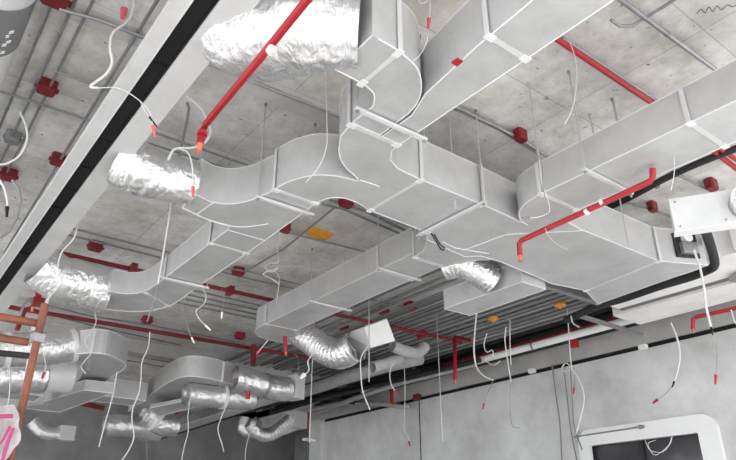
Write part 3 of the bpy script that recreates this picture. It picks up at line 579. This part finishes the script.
cable('pale red tipped cable hanging right of the tilted box', [(5.800,7.000,3.846),(5.725,7.000,3.694),(5.740,7.000,3.529),(5.809,7.000,3.442)], .010, tip='red', tip_r=.02)
cable('thin straight cable hanging before the wall with a red tip', [(7.600,8.883,4.615),(7.600,8.882,3.895),(7.600,8.930,3.334),(7.600,8.829,3.188),(7.600,8.806,3.087)], .011, tip='red', tip_r=.025)
cable('thick white cable bending right below the plain box duct', [(6.400,5.905,4.475),(6.400,5.972,4.177),(6.400,6.020,3.881),(6.400,5.986,3.656),(6.400,5.872,3.528),(6.400,5.721,3.449)], .018)
cable('red tipped wire hanging from the thick white cable', [(6.400,5.721,3.449),(6.400,5.784,3.357),(6.400,5.864,3.267),(6.400,5.909,3.171)], .007, 'grey', tip='red')
cable('coiled thin white cable right of the thick white cable', [(6.600,5.939,4.163),(6.600,6.011,4.009),(6.600,5.967,3.901),(6.600,5.874,3.910),(6.600,5.863,3.839),(6.600,5.974,3.834),(6.600,5.998,3.783),(6.600,5.860,3.702),(6.600,5.749,3.734)], .011)
cable('pair of pale cables hanging in front of the conduit bundle, left strand', [(6.800,5.762,4.243),(6.800,5.801,4.067),(6.800,5.793,3.828),(6.800,5.765,3.484)], .014)
cable('pale cable strand hanging straight at the right of the left strand', [(6.800,5.679,4.323),(6.800,5.721,3.979),(6.800,5.737,3.707)], .010, 'white')
cable('thin hook ended wire hanging low before the right wall', [(6.800,5.765,3.484),(6.800,5.814,3.228),(6.800,5.816,2.933),(6.800,5.688,2.880)], .006, 'grey')
cable('pale cable hanging to a coil above the window', [(7.600,5.296,4.557),(7.600,5.324,4.168),(7.600,5.345,3.931),(7.600,5.364,3.711),(7.600,5.453,3.673),(7.600,5.510,3.739),(7.600,5.434,3.794),(7.600,5.364,3.711),(7.600,5.252,3.500),(7.600,5.220,3.309),(7.600,5.285,3.110),(7.600,5.424,2.844)], .012)
cable('short white cable curl at the near end of the conduit bundle', [(7.400,5.110,4.352),(7.400,5.094,4.248),(7.400,5.009,4.172)], .016)
cable('thin wire with a red tip right of the coil above the window', [(7.600,5.316,3.702),(7.600,5.326,3.540),(7.600,5.361,3.425)], .006, 'grey', tip='red', tip_r=.025)
cable('thick white cable hanging before the soffit at the right', [(5.600,2.487,3.950),(5.600,2.472,3.770),(5.600,2.478,3.583),(5.600,2.497,3.422),(5.600,2.496,3.233)], .018, tip='black', tip_r=.015)
cable('thin wire with a red tip below the thick right cable', [(5.600,2.489,3.188),(5.600,2.501,2.991),(5.600,2.548,2.823)], .005, 'grey', tip='red')
cable('white cable hanging before the right wall below the soffit', [(8.000,4.050,4.104),(8.000,4.013,3.897),(8.000,4.020,3.679),(8.000,4.105,3.468),(8.000,4.166,3.366)], .020, tip='black')
cable('thin wire slanting to a red tip above the window frame', [(8.000,4.172,3.342),(8.000,4.298,3.251),(8.000,4.434,3.184)], .006, 'grey', tip='red', tip_r=.028)
cable('thin grey cable at the right edge by the red bent pipe', [(7.800,3.206,4.016),(7.800,3.196,3.867),(7.800,3.142,3.759)], .014)
cable('white wire hanging beside the upper right red pipe', [(3.175,1.900,4.645),(3.203,1.900,4.521),(3.191,1.900,4.373),(3.128,1.900,4.181),(3.050,1.900,4.014),(2.964,1.900,3.888)], .005)
cable('white wire looped at the top centre edge', [(2.160,2.300,4.754),(2.175,2.300,4.711),(2.229,2.300,4.752),(2.258,2.300,4.814),(2.262,2.300,4.720),(2.247,2.300,4.610)], .006, tip='pink', tip_r=.02)
cable('thin white wire running from the pink tip down to the top elbow', [(1.989,2.050,4.156),(1.962,2.050,4.070),(1.913,2.050,3.974),(1.853,2.050,3.903)], .004)
cable('long white wire hanging before the curved branch fitting', [(2.032,3.200,4.814),(2.060,3.200,4.517),(2.081,3.200,4.140),(2.069,3.200,3.996),(2.017,3.200,3.850),(1.929,3.200,3.711)], .006)
cable('thin white wire hanging before the right hanging box', [(4.200,1.838,4.232),(4.200,1.857,4.070),(4.200,1.882,3.956),(4.200,1.927,3.853)], .005)
cable('thin wire loop hanging over the rounded end of the right duct', [(3.642,2.600,4.270),(3.626,2.600,4.043),(3.680,2.600,3.889),(3.672,2.600,3.786),(3.533,2.600,3.702),(3.416,2.600,3.659)], .005, 'white', tip='grey')
cable('thin grey wire over the rounded end of the right duct', [(3.474,2.500,4.200),(3.523,2.500,4.088),(3.503,2.500,3.913),(3.507,2.500,3.815)], .006, 'grey')
cable('thin slack wire below the red pipe over the wide flat duct', [(3.600,2.601,3.634),(3.600,2.570,3.542),(3.600,2.496,3.453),(3.600,2.436,3.402)], .003)
cable('wavy wire hanging down the curved far left duct', [(2.131,8.800,4.323),(2.168,8.800,4.192),(2.129,8.800,4.048),(2.076,8.800,3.918),(2.129,8.800,3.834),(2.177,8.800,3.775),(2.112,8.800,3.647),(2.088,8.800,3.579),(2.164,8.800,3.500)], .011)
cable('long pale cable hanging between the two far left ducts', [(2.835,8.600,4.128),(2.840,8.600,3.907),(2.788,8.600,3.709),(2.807,8.600,3.500),(2.810,8.600,3.305),(2.762,8.600,3.109),(2.776,8.600,2.936),(2.828,8.600,2.768),(2.800,8.600,2.621),(2.715,8.600,2.449)], .014)
cable('white stick hanging slanted below the far left ducts', [(2.603,9.000,3.624),(2.601,9.000,3.317),(2.565,9.000,2.991),(2.535,9.000,2.652)], .013, k=2)
cable('pale cable hanging at the bottom left before the dark wall', [(3.758,9.200,3.415),(3.754,9.200,3.201),(3.784,9.200,2.968),(3.752,9.200,2.747),(3.735,9.200,2.533)], .011)
cable('short grey wire hanging below the far middle foil hose', [(3.466,10.000,2.973),(3.506,10.000,2.805),(3.539,10.000,2.583)], .010, 'grey')
cable('pale cable hanging from the lower banded foil hose', [(4.133,8.800,3.583),(4.143,8.800,3.328),(4.085,8.800,3.140),(4.057,8.800,2.973),(4.137,8.800,2.791),(4.178,8.800,2.687)], .012)
cable('thin cable hanging below the small far foil hose', [(5.698,11.000,3.336),(5.643,11.000,3.055),(5.644,11.000,2.818)], .012, 'white')
cable('short thin wire above the far banded foil hose', [(5.643,9.500,4.523),(5.735,9.500,4.328),(5.765,9.500,4.126)], .010, 'grey')
cable('two tone thin wire hanging at the far left hose with pink end', [(1.242,8.600,3.430),(1.287,8.600,3.271),(1.320,8.600,3.068),(1.318,8.600,2.931)], .010)
cable('short red ended wire over the upper far left hose', [(1.572,8.600,3.650),(1.639,8.600,3.488),(1.633,8.600,3.402)], .009, tip='red', tip_r=.03)
cable('pair of dark drooping cables above the right wall window, left', [(9.900,7.384,4.500),(9.900,7.380,3.934),(9.900,7.373,3.408),(9.900,7.426,2.792)], .02, 'grey')
cable('thin dark cable on the wall right of the drooping pair', [(9.900,6.991,4.459),(9.900,7.041,3.881),(9.900,7.082,3.373),(9.900,6.988,2.950)], .015, 'grey')
cable('pair of dark drooping cables above the right wall window, right', [(9.900,7.139,4.489),(9.900,7.145,3.897),(9.900,7.157,3.298),(9.900,7.119,2.768)], .02, 'grey')
cable('thin conduit line along the top of the window frame', [(9.900,7.114,3.176),(9.900,6.592,3.184),(9.900,5.854,3.193)], .018, 'grey', tip='steel', tip_r=.05)
cable('coil of thin wire hanging in the window opening', [(9.950,5.837,2.997),(9.950,5.783,2.842),(9.950,5.592,2.795),(9.950,5.439,2.897),(9.950,5.383,3.009),(9.950,5.477,2.872),(9.950,5.715,2.762),(9.950,5.799,2.933),(9.950,5.654,2.978)], .007, 'frame')
cable('black cable tie strap hanging under the trunk joint', [(3.316,3.500,3.848),(3.367,3.500,3.790),(3.419,3.500,3.733),(3.453,3.500,3.733)], .012, 'rubber')
cable('second black strap hanging under the trunk joint', [(3.349,3.500,3.848),(3.411,3.500,3.775),(3.465,3.500,3.754)], .010, 'rubber')

# wall fixing box strip in the gap above the right wall
for lab, p in (('small white socket on the beam above the coil', (9.900,7.858,4.458)), ('small white fitting at the channel end below the soffit', (9.811,5.506,4.400))):
    o = MB().box(p, (.08, .14, .08)).build('wall_fitting', 'frame', None, .01); tag(o, lab, 'fitting')

# ------------------------------------------------------------------ far left ducts
zf = 3.98
def d2(name, label, pts, z0, h, **k): return duct(name, label, [(p[0], p[1]) for p in pts], z0, z0+h, cat='duct', edge=.009, **k)
def px2(l): return [(p[0], p[1]) for p in l]
d2('duct_elbow', 'far left curved grey duct behind the wavy wire', curve2(px2([(2.200,9.692,3.950),(2.341,9.515,3.950),(2.526,9.443,3.950),(2.765,9.617,3.950),(2.980,9.909,3.950),(3.050,10.344,3.950),(3.068,11.038,3.950),(3.100,11.900,3.950),(3.194,12.828,3.950)]), 4)+curve2(px2([(2.863,12.510,3.950),(2.760,11.753,3.950),(2.626,10.924,3.950),(2.467,10.459,3.950),(2.341,10.318,3.950)]), 4), 3.95, .34, joints=[(px2([(2.336,9.451,3.950)])[0], px2([(2.602,10.519,3.950)])[0])])
p = V((2.877,11.600,3.790)); q = V((3.933,11.600,3.778))
d2('air_duct', 'pale straight duct piece between the far left elbow and rounded duct', [(p.x, 11.6), (q.x, 11.6), (q.x, 12.2), (p.x, 12.2)], (p.z+q.z)/2, .30, joints=[((p.x+.3, 11.59), (p.x+.3, 12.2))])
p = V((1.404,11.000,3.618)); q = V((2.143,11.000,3.636))
d2('air_duct', 'grey duct passing behind the scaffold pole at the far left', [(p.x, 11.0), (q.x, 11.0), (q.x, 11.6), (p.x, 11.6)], (p.z+q.z)/2-.06, .30)
d2('air_duct', 'low shaded duct slanting below the far left elbow', px2([(2.716,10.988,3.720),(3.146,10.957,3.720),(2.942,13.317,3.720),(2.287,13.298,3.720)]), 3.72, .16)
d2('air_duct', 'large rounded far duct left of the banded foil hoses', curve2(px2([(4.814,10.068,3.930),(4.384,9.921,3.930),(4.102,9.908,3.930),(3.939,10.078,3.930),(3.912,10.467,3.930),(3.980,11.212,3.930),(4.127,12.346,3.930)]), 4)+px2([(4.301,13.676,3.930),(4.917,13.650,3.930)])+curve2(px2([(4.796,12.604,3.930),(4.651,11.588,3.930),(4.674,11.114,3.930),(4.834,10.882,3.930),(5.138,10.872,3.930)]), 4), 3.93, .33, joints=[(px2([(4.579,9.959,3.930)])[0], px2([(4.928,10.920,3.930)])[0])])
d2('air_duct', 'pale flat duct end below the rounded far duct', px2([(4.183,12.066,3.750),(4.516,10.630,3.750),(4.830,11.078,3.750),(4.653,12.792,3.750)]), 3.75, .05)
def f2(label, pts, r, **k): return flex('foil_hose', label, pts, r, rough=k.pop('rough', .09), k=20, n=48, **k)
f2('upper foil hose at the far left joining the curved grey duct', [(0.936,9.900,3.821),(1.336,9.900,3.912),(1.763,9.900,3.995),(2.250,9.900,4.134)], .23, seed=11, bands=(.95, .35))
f2('foil hose at the left edge below the upper one', [(0.985,10.600,3.525),(1.450,10.600,3.685),(1.768,10.600,3.743),(2.035,10.600,3.779)], .24, seed=12)
pipe('round_duct', 'smooth grey round duct piece right of the lower left hose', [(2.049,10.600,3.781),(2.241,10.600,3.808),(2.413,10.600,3.816)], .24, 'lining', 'duct', n=28)
pipe('round_duct', 'grey round duct crossing behind the scaffold pole', [(1.435,12.000,3.600),(1.992,12.000,3.714),(2.314,12.000,3.785)], .2, 'lining', 'duct', n=28)
f2('foil hose with a dark band, upper of the two beside the end box', [(4.760,9.900,3.993),(5.020,9.900,3.978),(5.288,9.900,3.946),(5.562,9.900,3.913),(5.799,9.900,3.942)], .20, seed=13, bands=(.55,), band_mat='steel')
f2('foil hose with a band, lower of the two beside the rounded duct', [(4.168,10.400,3.739),(4.502,10.400,3.746),(4.810,10.400,3.766),(5.108,10.400,3.784),(5.378,10.400,3.798)], .19, seed=14, bands=(.52,))
f2('dark foil hose low at the far left above the dark wall', [(3.848,13.500,3.572),(4.232,13.500,3.608),(4.639,13.500,3.586),(4.955,13.500,3.555)], .21, seed=15)
f2('short bent foil hose above the far dark wall', [(4.400,13.000,3.828),(4.569,13.000,3.769),(4.790,13.000,3.637),(5.081,13.000,3.625)], .22, seed=16, bands=(.5,))
f2('small bent foil hose hanging below the end box', [(6.488,12.800,3.894),(6.460,12.800,3.687),(6.630,12.800,3.621),(6.762,12.800,3.755),(6.656,12.800,3.869)], .12, seed=17)
f2('ribbed foil hose dipping to the small far box', [(6.511,12.600,3.769),(6.714,12.600,3.585),(6.954,12.600,3.565),(7.188,12.600,3.687),(7.472,12.600,3.923)], .14, seed=18, ribs=.08)
f2('small foil hose at the far left beside the small square box', [(2.817,15.000,3.757),(3.002,15.000,3.596),(3.206,15.000,3.534),(3.437,15.000,3.554)], .13, seed=19)
f2('foil hose entering the small box left of the wall pier', [(7.707,13.600,3.826),(7.968,13.600,3.916),(8.234,13.600,4.032)], .14, seed=20)

t = thing('plenum_box', 'grey square end box of the upper banded foil hose', 'box', loc=(5.919,9.900,3.975))
p = V((5.919,9.900,3.975)); MB().box(p, (.24, .3, .40), math.radians(15)).build('box_body', 'lining', t, .008)
t = thing('plenum_box', 'small square box at the far left below the dark duct', 'box', loc=(3.511,15.000,3.580))
p = V((3.511,15.000,3.580)); MB().box(p, (.3, .3, .27)).build('box_body', 'lining', t, .008)
MB().box(p-V((0,0,.14)), (.32, .32, .015)).build('bottom_flange', 'tape', t)
t = thing('plenum_box', 'small grey box left of the far wall pier', 'box', loc=(8.108,13.400,4.086))
p = V((8.108,13.400,4.086)); MB().box(p, (.38, .35, .36), math.radians(12)).build('box_body', 'lining', t, .008)
MB().box(p-V((0,0,.185)), (.40, .37, .015), math.radians(12)).build('bottom_flange', 'tape', t)

# far diffuser
t = thing('linear_diffuser', 'long far diffuser box with a black lower edge before the dark wall', 'air diffuser', loc=(5.9, 12, 3.85))
B0 = V((5.984,9.828,3.850))-V((.17, 0, 0)); A0 = V((6.128,17.180,3.850))-V((.17, 0, 0))
def slab_between(a, b, w, z0, z1):
    d = (b-a); d.z = 0; d.normalize(); nn = V((-d.y, d.x, 0))
    return MB().prism([tuple((a+nn*w/2)[:2]), tuple((b+nn*w/2)[:2]), tuple((b-nn*w/2)[:2]), tuple((a-nn*w/2)[:2])], z0, z1)
slab_between(A0, B0, .30, 3.87, 4.05).build('diffuser_body', 'steel', t)
slab_between(A0, B0, .34, 3.85, 3.87).build('bottom_flange', 'lining', t)
slab_between(A0+V((.19, 0, 0)), B0+V((.19, 0, 0)), .04, 3.83, 3.92).build('black_lip', 'black', t)
t = MB().box([(8.866,14.000,3.761)][0], (.34, .12, .05), .2).build('lamp_fitting', 'frame'); tag(t, 'small white lamp fitting hanging before the wall pier', 'lamp')

# ------------------------------------------------------------------ scaffold and plastic
t = thing('scaffold_pole', 'upright rust orange scaffold pole at the left edge', 'scaffold', loc=(.67, 3.9, 0))
MB().tube([(.67, 3.9, 0), (.67, 3.9, 2.80)], .021, 16).build('tube', 'orange', t)
MB().box((.67, 3.9, 2.60), (.06, .06, .05), .3).tube([(.62, 3.85, 2.62), (.62, 3.79, 2.62)], .012, 8).build('coupler', 'steel', t, .008)
tag(MB().tube([(-.6, 3.96, 2.70), (.70, 3.96, 2.70)], .022, 16).build('scaffold_tube', 'orange'), 'orange scaffold tube crossing level, upper of the two at left', 'scaffold')
tag(MB().tube([(-.6, 3.96, 2.585), (.64, 3.96, 2.585)], .022, 16).build('scaffold_tube', 'orange'), 'orange scaffold tube crossing level, lower of the two at left', 'scaffold')
pipe('scaffold_tube', 'black tube crossing in front of the far left foil hoses', [(0.444,4.200,2.555),(0.703,4.200,2.567)], .018, 'rubber', 'scaffold')
# plastic bag
t = thing('plastic_bag', 'thin whitish plastic bag hung on the scaffold at the bottom left', 'bag', loc=(0.612,3.800,2.093))
gx = [(0.561,3.850,2.203), (0.634,3.850,2.211)]
vs = []; nu, nv = 18, 26
x0, z0 = (0.428,3.850,2.189)[0], (0.561,3.850,2.203)[2]
for side in (0, 1):
    for j in range(nv+1):
        for i_ in range(nu+1):
            u = i_/nu; v = j/nv
            wd = .30+.03*math.sin(v*5)
            x = .27+(wd*1.15+.04*math.sin(7*v)+.03*noise.noise(V((v*8, 3, 1))))*u+.012*math.sin(9*v+3*u); z = z0-.55*v-.02*math.sin(u*5)
            y = 3.85+(.05 if side else -.05)*math.sin(math.pi*u)*(.4+v)+.035*math.sin(23*u+5*v)+.04*noise.noise(V((u*9, v*9, side*5)))
            vs.append((x, y, z))
row = nu+1; fs = []
for s_ in (0, 1):
    o_ = s_*row*(nv+1)
    fs += [(o_+j*row+i_, o_+j*row+i_+1, o_+(j+1)*row+i_+1, o_+(j+1)*row+i_) for j in range(nv) for i_ in range(nu)]
MB().add(vs, fs, True).build('bag_sheet', 'plastic', t)
MB().tube([(0.498,3.780,2.143),(0.617,3.780,2.159)], .010, 10).tube([(0.630,3.780,2.102),(0.621,3.780,2.033),(0.615,3.780,1.938)], .009, 10).tube([(0.570,3.780,1.982),(0.600,3.780,2.051),(0.614,3.780,2.110)], .006, 8).build('magenta_strap', 'magenta', t)

GROUPS = dict(foil_hose='crinkled foil hoses on the duct runs', junction_box='red junction boxes on the slab', threaded_rod='bare threaded rods hanging from the slab',
    duct_hanger='rod hangers carrying the ducts', hanging_cable='loose cables and wires hanging from the slab', conduit='steel conduits fixed under the slab',
    sprinkler_pipe='red sprinkler pipes', air_duct='pale insulated duct lengths', scaffold_tube='orange scaffold tubes', strut_channel='steel strut channels', plenum_box='grey plenum boxes at hose ends',
    duct_elbow='curved duct elbows', branch_fitting='duct branch fittings', marker_knob='yellow marker knobs', wall_fitting='small white fittings')
for o in S.objects:
    k_ = o.name.split('.')[0]
    if o.parent is None and 'category' in o and 'group' not in o and k_ in GROUPS and 'grey junction' not in o['label'] and 'black tube' not in o['label']: o['group'] = GROUPS[k_]
# ------------------------------------------------------------------ light and camera
W = bpy.data.worlds.new('daylight'); S.world = W; W.use_nodes = True
W.node_tree.nodes['Background'].inputs['Color'].default_value = (.93, .96, 1, 1)
W.node_tree.nodes['Background'].inputs['Strength'].default_value = 1.6
def sun(rot, e, ang):
    l = bpy.data.lights.new('sun', 'SUN'); l.energy = e; l.angle = math.radians(ang); o = bpy.data.objects.new('sun', l); COL.objects.link(o)
    o.rotation_euler = rot
sun((math.radians(64), 0, math.radians(-40)), 7.0, 6)
cam = bpy.data.cameras.new('camera'); co = bpy.data.objects.new('camera', cam); COL.objects.link(co)
cam.sensor_width = 36; cam.lens = 36*649/736; cam.clip_start = .05; cam.clip_end = 200
ax = math.atan2(942, 718.4); pitch = math.atan(308/649)
co.location = (0, 0, 1.6); co.rotation_euler = (math.pi/2+pitch, 0, ax-math.pi/2)
S.camera = co
S.view_settings.view_transform = 'Standard'; S.view_settings.look = 'None'; S.view_settings.gamma = 1; S.view_settings.exposure = 1.0
